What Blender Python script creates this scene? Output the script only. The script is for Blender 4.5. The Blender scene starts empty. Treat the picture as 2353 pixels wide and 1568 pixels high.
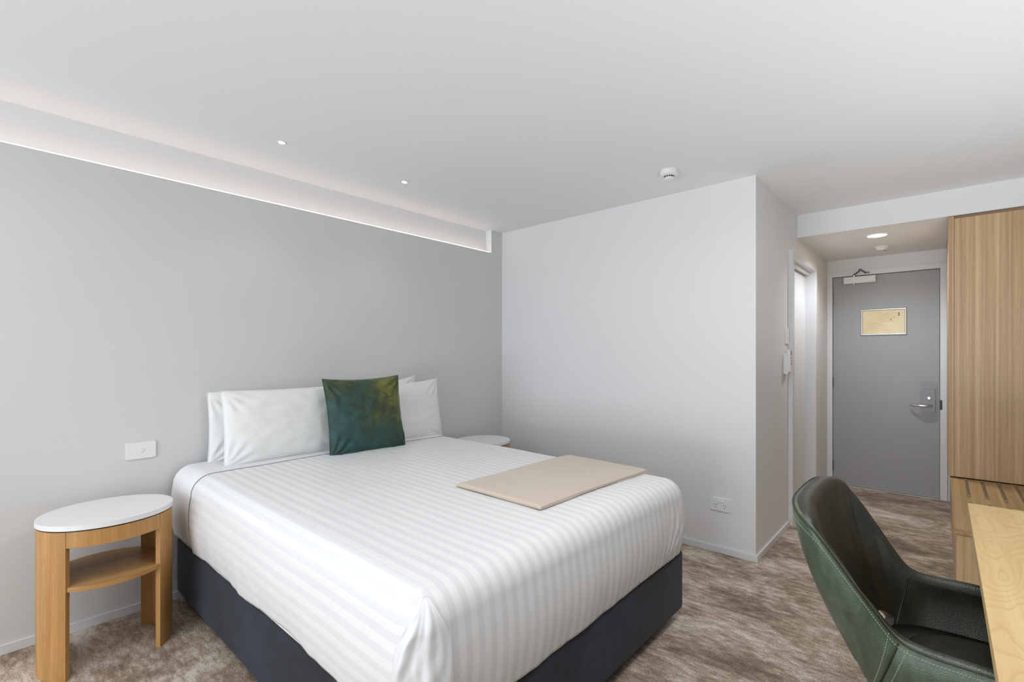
import bpy, bmesh, math, random
from math import sin, cos, pi, radians, sqrt, exp
from mathutils import Vector, Matrix, noise, Euler

random.seed(7)
C = bpy.data.collections.new('room'); bpy.context.scene.collection.children.link(C)
S = bpy.context.scene

# ------------------------------------------------------------------ camera
W, HH = 2353.0, 1568.0
F_PX, YAW, HORIZON = 1109.05, 0.7278, 816.35
cd = bpy.data.cameras.new('camera'); cam = bpy.data.objects.new('camera', cd); C.objects.link(cam)
cam.location = (-3.218, -2.989, 1.275)
cam.rotation_euler = (pi/2, 0, YAW - pi/2)
cd.sensor_width = 36.0; cd.lens = F_PX / W * 36.0
cd.shift_y = (HORIZON - HH/2) / W
cd.clip_start = 0.02
S.camera = cam

# ------------------------------------------------------------------ world, lights, exposure
w = bpy.data.worlds.new('world'); S.world = w; w.use_nodes = True
bg = w.node_tree.nodes['Background']; bg.inputs[0].default_value = (0.80, 0.90, 1.0, 1); bg.inputs[1].default_value = 1.0
S.view_settings.view_transform = 'Standard'; S.view_settings.look = 'None'
S.view_settings.gamma = 1.0; S.view_settings.use_curve_mapping = False
S.view_settings.exposure = 0.27

def area(name, loc, rot, sx, sy, power, col, spread=180):
    l = bpy.data.lights.new(name, 'AREA'); l.shape = 'RECTANGLE'; l.size = sx; l.size_y = sy
    l.energy = power; l.color = col; l.spread = radians(spread)
    o = bpy.data.objects.new(name, l); o.location = loc; o.rotation_euler = rot; C.objects.link(o); return o
# daylight through the window wall behind the camera (wall x = -6.6)
area('window_daylight', (-6.68, -1.85, 1.50), (0, -pi/2 + radians(8), 0), 1.6, 3.2, 28, (0.91, 0.955, 1.0))
# added fill tilted up from the window opening to brighten the ceiling
area('window_up_fill', (-6.67, -1.85, 0.55), (0, -pi/2 - radians(24), 0), 0.7, 3.2, 29, (0.91, 0.955, 1.0), 110)
# unseen upward fill along the desk side, added to even out the ceiling
area('ceiling_fill', (-2.75, -3.40, 0.85), (pi + radians(6), 0, 0), 6.2, 0.4, 31, (0.90, 0.95, 1.0), 170)
# overhead fill added for the bed top, left of the camera, no fitting
area('bed_top_fill', (-3.75, -1.35, 2.36), (0, 0, 0), 0.7, 0.9, 8.8, (0.945, 0.97, 1.0), 170)
# overhead fill added for the desk and far end, no fitting
area('desk_ceiling_light', (-1.85, -2.75, 2.36), (0, 0, 0), 0.5, 0.5, 11.5, (0.945, 0.97, 1.0), 170)

# ------------------------------------------------------------------ node helpers
def newmat(name):
    m = bpy.data.materials.new(name); m.use_nodes = True
    nt = m.node_tree; b = nt.nodes['Principled BSDF']; return m, nt, b
def setp(b, col=None, rough=None, metal=None, **kw):
    if col is not None: b.inputs['Base Color'].default_value = (*col, 1)
    if rough is not None: b.inputs['Roughness'].default_value = rough
    if metal is not None: b.inputs['Metallic'].default_value = metal
    for k, v in kw.items(): b.inputs[k.replace('_', ' ')].default_value = v
def coords(nt, scale=(1,1,1), rot=(0,0,0), kind='Object', loc=(0,0,0)):
    t = nt.nodes.new('ShaderNodeTexCoord'); mp = nt.nodes.new('ShaderNodeMapping')
    mp.inputs['Scale'].default_value = scale; mp.inputs['Rotation'].default_value = rot; mp.inputs['Location'].default_value = loc
    nt.links.new(t.outputs[kind], mp.inputs['Vector']); return mp.outputs[0]
def tnoise(nt, vec, scale, detail=4, rough=0.5, dist=0.0):
    n = nt.nodes.new('ShaderNodeTexNoise'); n.inputs['Scale'].default_value = scale
    n.inputs['Detail'].default_value = detail; n.inputs['Roughness'].default_value = rough; n.inputs['Distortion'].default_value = dist
    nt.links.new(vec, n.inputs['Vector']); return n.outputs['Fac']
def ramp(nt, fac, stops, interp='LINEAR'):
    r = nt.nodes.new('ShaderNodeValToRGB'); r.color_ramp.interpolation = interp
    els = r.color_ramp.elements
    while len(els) < len(stops): els.new(0.5)
    for e, (p, c) in zip(els, stops):
        e.position = p; e.color = (*c, 1) if len(c) == 3 else c
    nt.links.new(fac, r.inputs[0]); return r.outputs[0]
def mth(nt, op, a, b=None, c=None):
    n = nt.nodes.new('ShaderNodeMath'); n.operation = op
    for i, v in enumerate((a, b, c)):
        if v is None: continue
        if isinstance(v, (int, float)): n.inputs[i].default_value = v
        else: nt.links.new(v, n.inputs[i])
    return n.outputs[0]
def mixc(nt, fac, a, b, mode='MIX'):
    n = nt.nodes.new('ShaderNodeMix'); n.data_type = 'RGBA'; n.blend_type = mode
    for i, v in ((0, fac), (6, a), (7, b)):
        if isinstance(v, (int, float)): n.inputs[i].default_value = v
        elif isinstance(v, tuple): n.inputs[i].default_value = (*v, 1)
        else: nt.links.new(v, n.inputs[i])
    return n.outputs[2]
def bump(nt, b, h, strength=0.2, dist=0.002):
    n = nt.nodes.new('ShaderNodeBump'); n.inputs['Strength'].default_value = strength; n.inputs['Distance'].default_value = dist
    nt.links.new(h, n.inputs['Height']); nt.links.new(n.outputs[0], b.inputs['Normal'])

def paint(name, col, rough=0.55, tex=0.06):
    m, nt, b = newmat(name); setp(b, col, rough)
    v = coords(nt); bump(nt, b, tnoise(nt, v, 260, 3), tex, 0.001); return m
def plain(name, col, rough=0.4, metal=0.0, **kw):
    m, nt, b = newmat(name); setp(b, col, rough, metal, **kw)
    v = coords(nt); bump(nt, b, tnoise(nt, v, 400, 2), 0.02, 0.0005); return m
def emis(name, col, st):
    m, nt, b = newmat(name); setp(b, (0.8,0.8,0.8), 0.4); b.inputs['Emission Color'].default_value = (*col, 1); b.inputs['Emission Strength'].default_value = st; return m

def wood(name, light, dark, axis, scale=1.0, fine=1.0, cath=0.0, rough=0.42, contrast=1.0, seed=0.0, along=0.5, rings_n=22.0):
    """grain runs along axis (0,1,2) in object space"""
    m, nt, b = newmat(name)
    sc = [16*scale]*3; sc[axis] = along*scale
    v = coords(nt, tuple(sc), loc=(seed, seed*1.7, seed*.6))
    n1 = tnoise(nt, v, 1.6, 6, 0.62, 0.6)
    sc2 = [130*fine]*3; sc2[axis] = 2.5*fine
    n2 = tnoise(nt, coords(nt, tuple(sc2)), 1.4, 3, 0.6)
    sc3 = [420*fine]*3; sc3[axis] = 14
    n3 = tnoise(nt, coords(nt, tuple(sc3)), 1.0, 1, 0.5)
    mid = tuple((a+c)/2 for a, c in zip(light, dark))
    base = ramp(nt, n1, [(0.30, dark), (0.5, mid), (0.68, light)])
    col = mixc(nt, mth(nt, 'MULTIPLY', ramp(nt, n2, [(0.42, (0,0,0)), (0.66, (1,1,1))]), 0.45*contrast), base, dark)
    col = mixc(nt, mth(nt, 'MULTIPLY', ramp(nt, n3, [(0.58, (0,0,0)), (0.75, (1,1,1))]), 0.35*contrast), col, tuple(x*0.72 for x in dark))
    if cath > 0:
        s4 = [3.4, 3.4, 3.4]; s4[axis] = 0.9 if rings_n > 30 else 1.0
        vv = coords(nt, tuple(s4), loc=(seed, 0, seed))
        nn = tnoise(nt, vv, 1.5, 2, 0.45, 0.3)
        rings = mth(nt, 'FRACT', mth(nt, 'MULTIPLY', nn, rings_n))
        line = ramp(nt, rings, [(0.0, (1,1,1)), (0.10, (0.35,0.35,0.35)), (0.55, (0,0,0)), (0.86, (0.05,0.05,0.05)), (1.0, (1,1,1))])
        col = mixc(nt, mth(nt, 'MULTIPLY', line, cath), col, dark)
    nt.links.new(col, b.inputs['Base Color']); b.inputs['Roughness'].default_value = rough
    bump(nt, b, n2, 0.05, 0.0006); return m

M = {}
M['wall'] = paint('wall_paint', (0.80, 0.80, 0.805))
M['head'] = paint('head_wall_paint', (0.70, 0.70, 0.70))
M['ceil'] = paint('ceiling_paint', (0.87, 0.87, 0.87), 0.7)
M['trim'] = paint('trim_paint', (0.76, 0.765, 0.78), 0.35, 0.02)
M['doorgrey'] = paint('door_paint', (0.37, 0.375, 0.385), 0.4, 0.08)
M['white'] = plain('white_plastic', (0.85, 0.85, 0.85), 0.3)
M['whitetop'] = plain('white_stone', (0.84, 0.84, 0.845), 0.35)
M['black'] = plain('black_plastic', (0.01, 0.01, 0.01), 0.5)
M['chrome'] = plain('chrome', (0.8, 0.8, 0.82), 0.12, 1.0)
M['steel'] = plain('brushed_steel', (0.20, 0.20, 0.205), 0.40, 0.85)
M['alu'] = plain('aluminium', (0.78, 0.77, 0.75), 0.3, 0.75)
M['dark'] = plain('dark_metal', (0.05, 0.05, 0.05), 0.4, 0.6)
M['strip'] = plain('bronze_strip', (0.22, 0.18, 0.14), 0.4, 0.6)
M['led'] = emis('led_strip', (1.0, 0.88, 0.79), 5.0)
M['bulb'] = emis('downlight_lens', (1.0, 0.90, 0.76), 38)
M['spotbulb'] = emis('spot_lens', (1.0, 0.97, 0.93), 70)

M['oak'] = wood('nightstand_oak', (0.64, 0.36, 0.125), (0.42, 0.205, 0.06), 2, 0.9, 1.0, cath=0.35, contrast=1.0)
M['oakh'] = wood('nightstand_oak_shelf', (0.56, 0.315, 0.115), (0.40, 0.20, 0.06), 0, 0.9, 1.0, cath=0.1, contrast=0.7)
M['ward'] = wood('wardrobe_veneer', (0.76, 0.54, 0.31), (0.45, 0.28, 0.14), 2, 1.6, 0.9, contrast=0.9, seed=3, along=0.09)
M['bench'] = wood('bench_veneer', (0.60, 0.40, 0.19), (0.38, 0.22, 0.09), 0, 1.6, 0.8, contrast=0.8, seed=5, along=0.2)
M['desk'] = wood('desk_ash', (0.80, 0.61, 0.32), (0.58, 0.385, 0.16), 0, 0.5, 0.7, cath=0.8, contrast=0.15, seed=2.3, rings_n=31.0)

# carpet
m, nt, b = newmat('carpet'); v = coords(nt)
vs = coords(nt, (1.35, 0.8, 1.0), (0, 0, 0.12))
a = tnoise(nt, vs, 2.3, 9, 0.70, 0.5)
a2 = tnoise(nt, coords(nt, (1.6, 0.5, 1.0), (0, 0, 0.12)), 26, 5, 0.75, 0.3)
a3 = tnoise(nt, v, 190, 2, 0.6)
mixv = mth(nt, 'ADD', mth(nt, 'MULTIPLY', a, 0.50), mth(nt, 'ADD', mth(nt, 'MULTIPLY', a2, 0.30), mth(nt, 'MULTIPLY', a3, 0.20)))
col = ramp(nt, mixv, [(0.41, (0.185, 0.135, 0.105)), (0.462, (0.30, 0.225, 0.170)), (0.50, (0.42, 0.325, 0.250)), (0.535, (0.56, 0.465, 0.380)), (0.58, (0.76, 0.69, 0.61))])
nt.links.new(col, b.inputs['Base Color']); b.inputs['Roughness'].default_value = 0.95; b.inputs['Specular IOR Level'].default_value = 0.1
bump(nt, b, tnoise(nt, v, 420, 3), 0.6, 0.004); M['carpet'] = m

# sheets
def cloth(name, col, fine=900, sheen=0.1, rough=0.75, wr=0.0):
    m, nt, b = newmat(name); setp(b, col, rough); v = coords(nt)
    b.inputs['Sheen Weight'].default_value = sheen
    h = tnoise(nt, v, fine, 2)
    if wr: h = mth(nt, 'ADD', h, mth(nt, 'MULTIPLY', tnoise(nt, coords(nt, (1,1,2.2)), 9, 4, 0.5, 1.0), wr))
    bump(nt, b, h, 0.25, 0.0015); return m
M['sheet'] = cloth('white_cotton', (0.83, 0.83, 0.83), wr=3.0)
M['pillow'] = cloth('pillow_cotton', (0.84, 0.84, 0.835), wr=6.0)
M['blanket'] = cloth('beige_wool', (0.60, 0.505, 0.41), 500, 0.3, 0.95)
# striped sateen: stripe coordinate stored in the UV map (metres across the cloth)
m, nt, b = newmat('striped_sateen')
uv = nt.nodes.new('ShaderNodeUVMap'); uv.uv_map = 'cloth'
sp = nt.nodes.new('ShaderNodeSeparateXYZ'); nt.links.new(uv.outputs[0], sp.inputs[0])
fr = mth(nt, 'FRACT', mth(nt, 'MULTIPLY', sp.outputs[0], 1/0.0460))
st = ramp(nt, fr, [(0.0, (0,0,0)), (0.48, (0,0,0)), (0.52, (1,1,1)), (0.97, (1,1,1)), (1.0, (0,0,0))])
nt.links.new(mixc(nt, st, (0.84, 0.84, 0.84), (0.748, 0.748, 0.756)), b.inputs['Base Color'])
nt.links.new(mth(nt, 'MULTIPLY_ADD', st, 0.18, 0.42), b.inputs['Roughness'])
b.inputs['Sheen Weight'].default_value = 0.1
bump(nt, b, tnoise(nt, coords(nt), 7, 4, 0.55, 0.8), 0.25, 0.01); M['stripe'] = m

def darkcloth():
    m, nt, b = newmat('charcoal_suede'); v = coords(nt)
    n = tnoise(nt, v, 3.2, 4, 0.6); n2 = tnoise(nt, v, 300, 2)
    nt.links.new(ramp(nt, mth(nt, 'MULTIPLY_ADD', n2, 0.25, mth(nt, 'MULTIPLY', n, 0.75)), [(0.38, (0.010, 0.011, 0.015)), (0.66, (0.024, 0.030, 0.048))]), b.inputs['Base Color'])
    b.inputs['Roughness'].default_value = 0.85; b.inputs['Sheen Weight'].default_value = 0.08; b.inputs['Sheen Roughness'].default_value = 0.5
    b.inputs['Sheen Tint'].default_value = (0.75, 0.85, 1, 1)
    bump(nt, b, n2, 0.3, 0.001); return m
M['base'] = darkcloth()

def leather(name, c0, c1, rough=0.42):
    m, nt, b = newmat(name); v = coords(nt)
    n = tnoise(nt, coords(nt, (1, 1, 0.45)), 9, 5, 0.65, 0.6)
    nt.links.new(ramp(nt, n, [(0.36, c0), (0.66, c1)]), b.inputs['Base Color'])
    b.inputs['Roughness'].default_value = rough
    vo = nt.nodes.new('ShaderNodeTexVoronoi'); vo.inputs['Scale'].default_value = 420; nt.links.new(v, vo.inputs['Vector'])
    bump(nt, b, vo.outputs['Distance'], 0.35, 0.0012); return m
M['lout'] = leather('green_leather', (0.055, 0.080, 0.050), (0.125, 0.165, 0.110), 0.36)
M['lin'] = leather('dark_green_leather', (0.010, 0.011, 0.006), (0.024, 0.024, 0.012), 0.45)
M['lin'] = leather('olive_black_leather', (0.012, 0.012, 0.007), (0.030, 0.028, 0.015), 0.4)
M['thread'] = plain('green_thread', (0.30, 0.38, 0.25), 0.8)

# velvet cushion
m, nt, b = newmat('green_velvet'); v = coords(nt)
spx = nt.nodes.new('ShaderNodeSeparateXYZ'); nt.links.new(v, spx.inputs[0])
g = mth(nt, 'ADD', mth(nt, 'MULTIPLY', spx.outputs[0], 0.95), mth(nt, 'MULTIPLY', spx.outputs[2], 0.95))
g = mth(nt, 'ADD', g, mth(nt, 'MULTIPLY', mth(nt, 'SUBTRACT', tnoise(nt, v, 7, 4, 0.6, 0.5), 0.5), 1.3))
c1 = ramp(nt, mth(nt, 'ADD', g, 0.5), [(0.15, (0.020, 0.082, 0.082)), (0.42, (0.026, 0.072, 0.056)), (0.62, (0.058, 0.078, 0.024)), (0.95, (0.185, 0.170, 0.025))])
c2 = mixc(nt, ramp(nt, tnoise(nt, v, 16, 4, 0.6), [(0.4, (0,0,0)), (0.72, (1,1,1))]), c1, (0.022, 0.034, 0.022))
nt.links.new(c2, b.inputs['Base Color']); b.inputs['Roughness'].default_value = 0.7
b.inputs['Sheen Weight'].default_value = 0.5; b.inputs['Sheen Tint'].default_value = (0.35, 0.75, 0.6, 1); b.inputs['Sheen Roughness'].default_value = 0.4
bump(nt, b, tnoise(nt, v, 60, 4), 0.15, 0.004); M['velvet'] = m

# notice paper
m, nt, b = newmat('notice_paper'); v = coords(nt)
nt.links.new(ramp(nt, tnoise(nt, v, 5, 2), [(0.3, (0.80, 0.64, 0.34)), (0.7, (0.84, 0.72, 0.46))]), b.inputs['Base Color']); b.inputs['Roughness'].default_value = 0.25; M['paper'] = m
M['ink'] = plain('faded_ink', (0.56, 0.38, 0.16), 0.6); M['inkdark'] = plain('black_ink', (0.08, 0.07, 0.06), 0.6); M['inkred'] = plain('red_ink', (0.45, 0.12, 0.08), 0.6)
M['grille'] = plain('grey_mark', (0.35, 0.35, 0.35), 0.5)

# ------------------------------------------------------------------ geometry helpers
def obj(name, bm, mat, parent=None, smooth=False, loc=None):
    me = bpy.data.meshes.new(name)
    bmesh.ops.recalc_face_normals(bm, faces=bm.faces[:])
    bm.to_mesh(me); bm.free()
    o = bpy.data.objects.new(name, me); C.objects.link(o)
    if mat: me.materials.append(mat)
    if smooth:
        for p in me.polygons: p.use_smooth = True
    if parent: o.parent = parent
    if loc: o.location = loc
    return o
def struct(name, bm, mat, parent=None, **k):
    o = obj(name, bm, mat, parent, **k)
    if parent is None: o['kind'] = 'structure'
    return o
def thing(name, label, cat, loc=(0,0,0), rotz=0, group=None):
    o = bpy.data.objects.new(name, None); C.objects.link(o); o.location = loc; o.rotation_euler = (0,0,rotz)
    o['label'] = label; o['category'] = cat
    if group: o['group'] = group
    return o
def tag(o, label, cat, group=None):
    o['label'] = label; o['category'] = cat
    if group: o['group'] = group
    return o
def box(bm, x0, x1, y0, y1, z0, z1, bev=0.0, seg=2):
    r = bmesh.ops.create_cube(bm, size=1.0)
    for v in r['verts']:
        v.co = Vector(((x0+x1)/2 + v.co.x*(x1-x0), (y0+y1)/2 + v.co.y*(y1-y0), (z0+z1)/2 + v.co.z*(z1-z0)))
    if bev:
        es = list({e for v in r['verts'] for e in v.link_edges})
        bmesh.ops.bevel(bm, geom=es, offset=bev, segments=seg, profile=0.5, affect='EDGES')
def bx(x0, x1, y0, y1, z0, z1, bev=0.0, seg=2):
    bm = bmesh.new(); box(bm, x0, x1, y0, y1, z0, z1, bev, seg); return bm
def cyl(bm, c, axis, r, depth, seg=32, r2=None):
    ax = Vector(axis).normalized(); q = Vector((0,0,1)).rotation_difference(ax)
    mt = Matrix.Translation(Vector(c)) @ q.to_matrix().to_4x4()
    bmesh.ops.create_cone(bm, cap_ends=True, segments=seg, radius1=r, radius2=r if r2 is None else r2, depth=depth, matrix=mt)
def cy(c, axis, r, depth, seg=32, r2=None):
    bm = bmesh.new(); cyl(bm, c, axis, r, depth, seg, r2); return bm
def lathe(bm, prof, c=(0,0,0), seg=48):
    rings = []
    for r, z in prof:
        if r < 1e-6: rings.append([bm.verts.new((c[0], c[1], c[2]+z))]); continue
        rings.append([bm.verts.new((c[0]+r*cos(2*pi*i/seg), c[1]+r*sin(2*pi*i/seg), c[2]+z)) for i in range(seg)])
    for A, B in zip(rings, rings[1:]):
        for i in range(seg):
            j = (i+1) % seg
            if len(A) == 1 and len(B) == 1: continue
            if len(A) == 1: bm.faces.new((A[0], B[i], B[j]))
            elif len(B) == 1: bm.faces.new((A[i], B[0], A[j]))
            else: bm.faces.new((A[i], B[i], B[j], A[j]))
def tube(bm, pts, r, seg=8, closed=False):
    pts = [Vector(p) for p in pts]; n = len(pts); rings = []
    up = None
    for i, p in enumerate(pts):
        t = (pts[min(i+1, n-1)] - pts[max(i-1, 0)]).normalized()
        if up is None: up = t.orthogonal().normalized()
        up = (up - t*up.dot(t)).normalized(); sd = t.cross(up)
        rr = r[i] if isinstance(r, (list, tuple)) else r
        rings.append([bm.verts.new(p + (up*cos(2*pi*k/seg) + sd*sin(2*pi*k/seg))*rr) for k in range(seg)])
    for A, B in zip(rings, rings[1:]):
        for k in range(seg): bm.faces.new((A[k], A[(k+1)%seg], B[(k+1)%seg], B[k]))
    bm.faces.new(rings[0]); bm.faces.new(rings[-1][::-1])
def prism(bm, outline, z0, z1, bev=0.0):
    lo = [bm.verts.new((x, y, z0)) for x, y in outline]; hi = [bm.verts.new((x, y, z1)) for x, y in outline]
    n = len(outline)
    fs = [bm.faces.new(lo[::-1]), bm.faces.new(hi)]
    for i in range(n): bm.faces.new((lo[i], lo[(i+1)%n], hi[(i+1)%n], hi[i]))
    if bev:
        es = list({e for f in fs for e in f.edges})
        bmesh.ops.bevel(bm, geom=es, offset=bev, segments=3, profile=0.5, affect='EDGES')
def autosmooth(o, ang=35):
    for p in o.data.polygons: p.use_smooth = True
    o.data.set_sharp_from_angle(angle=radians(ang))
def lerp(a, b, t): return a + (b-a)*t
def interp(tab, t):
    """Catmull-Rom through a list of tuples, t in 0..len-1"""
    n = len(tab)-1; t = max(0, min(n - 1e-9, t)); i = int(t); f = t-i
    p = [tab[max(0, i-1)], tab[i], tab[min(n, i+1)], tab[min(n, i+2)]]
    return tuple(0.5*((2*b) + (-a+c)*f + (2*a-5*b+4*c-d)*f*f + (-a+3*b-3*c+d)*f**3) for a, b, c, d in zip(*p))

# ------------------------------------------------------------------ setting
H = 2.385; LW = -2.133; DX = 2.463; BX = 1.155; ZB = 2.208; YR = -3.66; XB = -6.6
NZ = 2.184; NX = -0.1374; ND = 0.067
struct('floor', bx(XB-0.1, DX+0.15, YR-0.1, 0.1, -0.1, 0), M['carpet'])
bm = bmesh.new(); box(bm, XB-0.1, DX+0.15, YR-0.1, 0.16, H, H+0.1); box(bm, BX, DX+0.13, YR-0.05, LW, ZB, H)
struct('ceiling', bm, M['ceil'])
bm = bmesh.new(); box(bm, XB, 0.12, 0, 0.16, 0, NZ); box(bm, NX, 0.12, 0, 0.16, NZ, H)
wh = struct('wall_head', bm, M['head'])
bm = bmesh.new(); box(bm, XB, NX, ND, 0.16, NZ, H)
obj('niche_back', bm, M['wall'], wh); 
obj('niche_end', bx(NX-0.0015, NX, 0.0, ND, NZ, H), M['ceil'], wh)
struct('wall_side', bx(0, 0.12, LW+0.12, 0, 0, H), M['wall'])
# corridor left wall with the bathroom doorway
DX0, DX1, DZ = 0.895, 1.745, 2.02
bm = bmesh.new(); box(bm, 0, DX0, LW, LW+0.12, 0, H); box(bm, DX1, DX, LW, LW+0.12, 0, H); box(bm, DX0, DX1, LW, LW+0.12, DZ, H)
struct('wall_corridor', bm, M['wall'])
# entry wall with doorway
EY0, EY1, EZ = -2.974, -2.183, 2.037
bm = bmesh.new(); box(bm, DX, DX+0.13, LW+0.12-0.12, LW, 0, H) if False else None
box(bm, DX+0.004, DX+0.13, EY1+0.02, LW+0.1, 0, H); box(bm, DX+0.004, DX+0.13, YR, EY0-0.02, 0, H); box(bm, DX+0.004, DX+0.13, EY0-0.02, EY1+0.02, EZ+0.02, H)
struct('wall_entry', bm, M['wall'])
M['rightwall'] = paint('desk_wall_paint', (0.24, 0.235, 0.23))
struct('wall_right', bx(XB, DX+0.13, YR-0.1, YR, 0, H), M['rightwall'])
# window wall behind the camera
bm = bmesh.new(); box(bm, XB-0.1, XB, YR, -3.45, 0, H); box(bm, XB-0.1, XB, -0.25, 0.1, 0, H); box(bm, XB-0.1, XB, -3.45, -0.25, 2.3, H); box(bm, XB-0.1, XB, -3.45, -0.25, 0, 0.2)
struct('wall_window', bm, M['wall'])
bm = bmesh.new()
for y in (-3.45, -2.4, -1.35, -0.30): box(bm, XB-0.07, XB-0.02, y, y+0.05, 0.2, 2.3)
box(bm, XB-0.07, XB-0.02, -3.45, -0.25, 0.2, 0.25); box(bm, XB-0.07, XB-0.02, -3.45, -0.25, 2.25, 2.3)
struct('window_1', bm, M['trim'])
# baseboards
T = 0.012; BH = 0.042
def bboard(name, x0, x1, y0, y1):
    o = struct(name, bx(x0, x1, y0, y1, 0, BH, 0.0015, 1), M['trim']); return o
bboard('baseboard_head', XB, -T, -T, 0)
bboard('baseboard_side', -T, 0, LW-T, 0)
bboard('baseboard_corridor', 0, DX0-0.045, LW-T, LW)
bboard('baseboard_corridor_far', DX1+0.045, DX, LW-T, LW)
# LED strip in the cove
o = obj('cove_light_strip', bx(XB+0.1, NX-0.02, 0.004, 0.014, NZ, NZ+0.005), M['led']); tag(o, 'warm LED strip light hidden in the long ceiling niche above the headboard wall', 'strip light')

# ---- entry door
d1 = thing('door_1', '', ''); del d1['label']; del d1['category']; d1['kind'] = 'structure'
d1.location = (DX, EY1, 0)
def L(bm, o=d1):
    bmesh.ops.translate(bm, verts=bm.verts, vec=-Vector(o.location)); return bm
bm = bmesh.new()
box(bm, DX-0.012, DX+0.10, EY1+0.003, EY1+0.049, 0, EZ+0.052, 0.002)
box(bm, DX-0.012, DX+0.10, EY0-0.05, EY0-0.003, 0, EZ+0.052, 0.002)
box(bm, DX-0.0115, DX+0.10, EY0-0.003, EY1+0.003, EZ+0.003, EZ+0.052)
box(bm, DX+0.045, DX+0.10, EY1-0.004, EY1+0.006, 0, EZ+0.004); box(bm, DX+0.045, DX+0.10, EY0-0.006, EY0+0.004, 0, EZ+0.004); box(bm, DX+0.045, DX+0.10, EY0, EY1, EZ-0.006, EZ+0.004)
fr_ = obj('door_frame', L(bm), M['trim'], d1)
obj('strike_plate', L(bx(DX-0.016, DX-0.010, EY0-0.0165, EY0-0.001, 0.795, 0.878, 0.002)), M['dark'], d1)
obj('door_leaf', L(bx(DX+0.003, DX+0.043, EY0+0.003, EY1-0.003, 0.008, EZ-0.003, 0.0015)), M['doorgrey'], d1)
obj('threshold', L(bx(DX-0.01, DX+0.10, EY0, EY1, 0.0, 0.006)), M['alu'], d1)
for z in (0.187, 1.008, 1.835):
    bm = bmesh.new()
    for k in range(5): cyl(bm, (DX-0.006, EY1+0.0, z-0.04+0.02*k), (0,0,1), 0.0065, 0.018, 12)
    obj('hinge', L(bm), M['steel'], d1)
# lock: scuff plate, escutcheon, turn knob, lever
def roundrect(y0, y1, z0, z1, r, bow_top=0.0, bow_bot=0.0, n=8):
    pts = []
    for cyy, czz, a0 in ((y1-r, z1-r, 0), (y0+r, z1-r, 90), (y0+r, z0+r, 180), (y1-r, z0+r, 270)):
        for k in range(n+1):
            a = radians(a0 + 90*k/n); pts.append([cyy + r*cos(a), czz + r*sin(a)])
        if a0 == 0 and bow_top:
            for k in range(1, 12): pts.append([lerp(y1-r, y0+r, k/12), z1])
        if a0 == 180 and bow_bot:
            for k in range(1, 12): pts.append([lerp(y0+r, y1-r, k/12), z0])
    ym = (y0+y1)/2; hw = (y1-y0)/2
    for p in pts:
        u = 1-((p[0]-ym)/hw)**2
        if p[1] > (z0+z1)/2: p[1] += bow_top*u
        else: p[1] -= bow_bot*u
    return pts
def plate_x(xf, thick, pts, bev=0.001):
    """plate on a wall facing -x: front face at xf"""
    bm = bmesh.new(); prism(bm, [(p[0], p[1]) for p in pts], 0, thick, bev)
    for v in bm.verts: v.co = Vector((xf + thick - v.co.z, v.co.x, v.co.y))
    return bm
def plate_y(yf, thick, pts, bev=0.001):
    bm = bmesh.new(); prism(bm, [(p[0], p[1]) for p in pts], 0, thick, bev)
    for v in bm.verts: v.co = Vector((v.co.x, yf + thick - v.co.z, v.co.y))
    return bm
hd = obj('door_handle', L(plate_x(DX-0.001, 0.004, roundrect(-2.960, -2.842, 0.694, 1.030, 0.006, 0.010, 0.018))), M['steel'], d1)
hd['label'] = 'steel lock plate with lever handle'
bm = plate_x(DX-0.026, 0.027, roundrect(-2.944, -2.862, 0.762, 0.968, 0.008, 0.004, 0.012), 0.005); obj('lock_case', L(bm), M['steel'], hd)
bm = cy((DX-0.034, -2.903, 0.895), (1,0,0), 0.010, 0.02, 20); cyl(bm, (DX-0.044, -2.903, 0.890), (1,0,0), 0.007, 0.02, 16); obj('thumb_turn', L(bm), M['alu'], hd)
bm = bmesh.new(); tube(bm, [(DX-0.02, -2.915, 0.826), (DX-0.05, -2.915, 0.826), (DX-0.066, -2.905, 0.826), (DX-0.07, -2.885, 0.826), (DX-0.068, -2.84, 0.825), (DX-0.062, -2.80, 0.824), (DX-0.05, -2.782, 0.823), (DX-0.03, -2.776, 0.823)], [0.011, 0.011, 0.0115, 0.012, 0.011, 0.010, 0.009, 0.007], 14)
o = obj('lever', L(bm), M['chrome'], hd, smooth=True)
for y, z in ((-2.950, 0.700), (-2.852, 0.700), (-2.950, 1.020), (-2.852, 1.020)): obj('screw', L(cy((DX-0.002, y, z), (1,0,0), 0.003, 0.003, 12)), M['steel'], hd)

# door closer
dc = thing('door_closer', 'white box-shaped door closer with folded steel arm at top of the grey entry door', 'door closer', (DX, -2.40, 1.995))
obj('body', L(bx(DX-0.05, DX+0.003, -2.525, -2.276, 1.963, 2.026, 0.003), dc), M['white'], dc)
obj('badge', L(bx(DX-0.0508, DX-0.0495, -2.516, -2.497, 1.976, 1.979), dc), M['grille'], dc)
obj('pivot', L(cy((DX-0.028, -2.356, 2.032), (0,0,1), 0.011, 0.02, 20), dc), M['chrome'], dc)
obj('pivot', L(cy((DX-0.028, -2.356, 1.957), (0,0,1), 0.009, 0.014, 20), dc), M['chrome'], dc)
bm = bmesh.new(); tube(bm, [(DX-0.03, -2.352, 2.043), (DX-0.085, -2.41, 2.074)], 0.007, 10); cyl(bm, (DX-0.085, -2.41, 2.080), (0,0,1), 0.012, 0.022, 20)
obj('main_arm', L(bm, dc), M['steel'], dc)
bm = bmesh.new(); tube(bm, [(DX-0.085, -2.41, 2.084), (DX-0.02, -2.445, 2.062)], 0.006, 10); box(bm, DX-0.022, DX-0.012, -2.475, -2.435, 2.052, 2.068, 0.002)
obj('forearm', L(bm, dc), M['steel'], dc)

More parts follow.
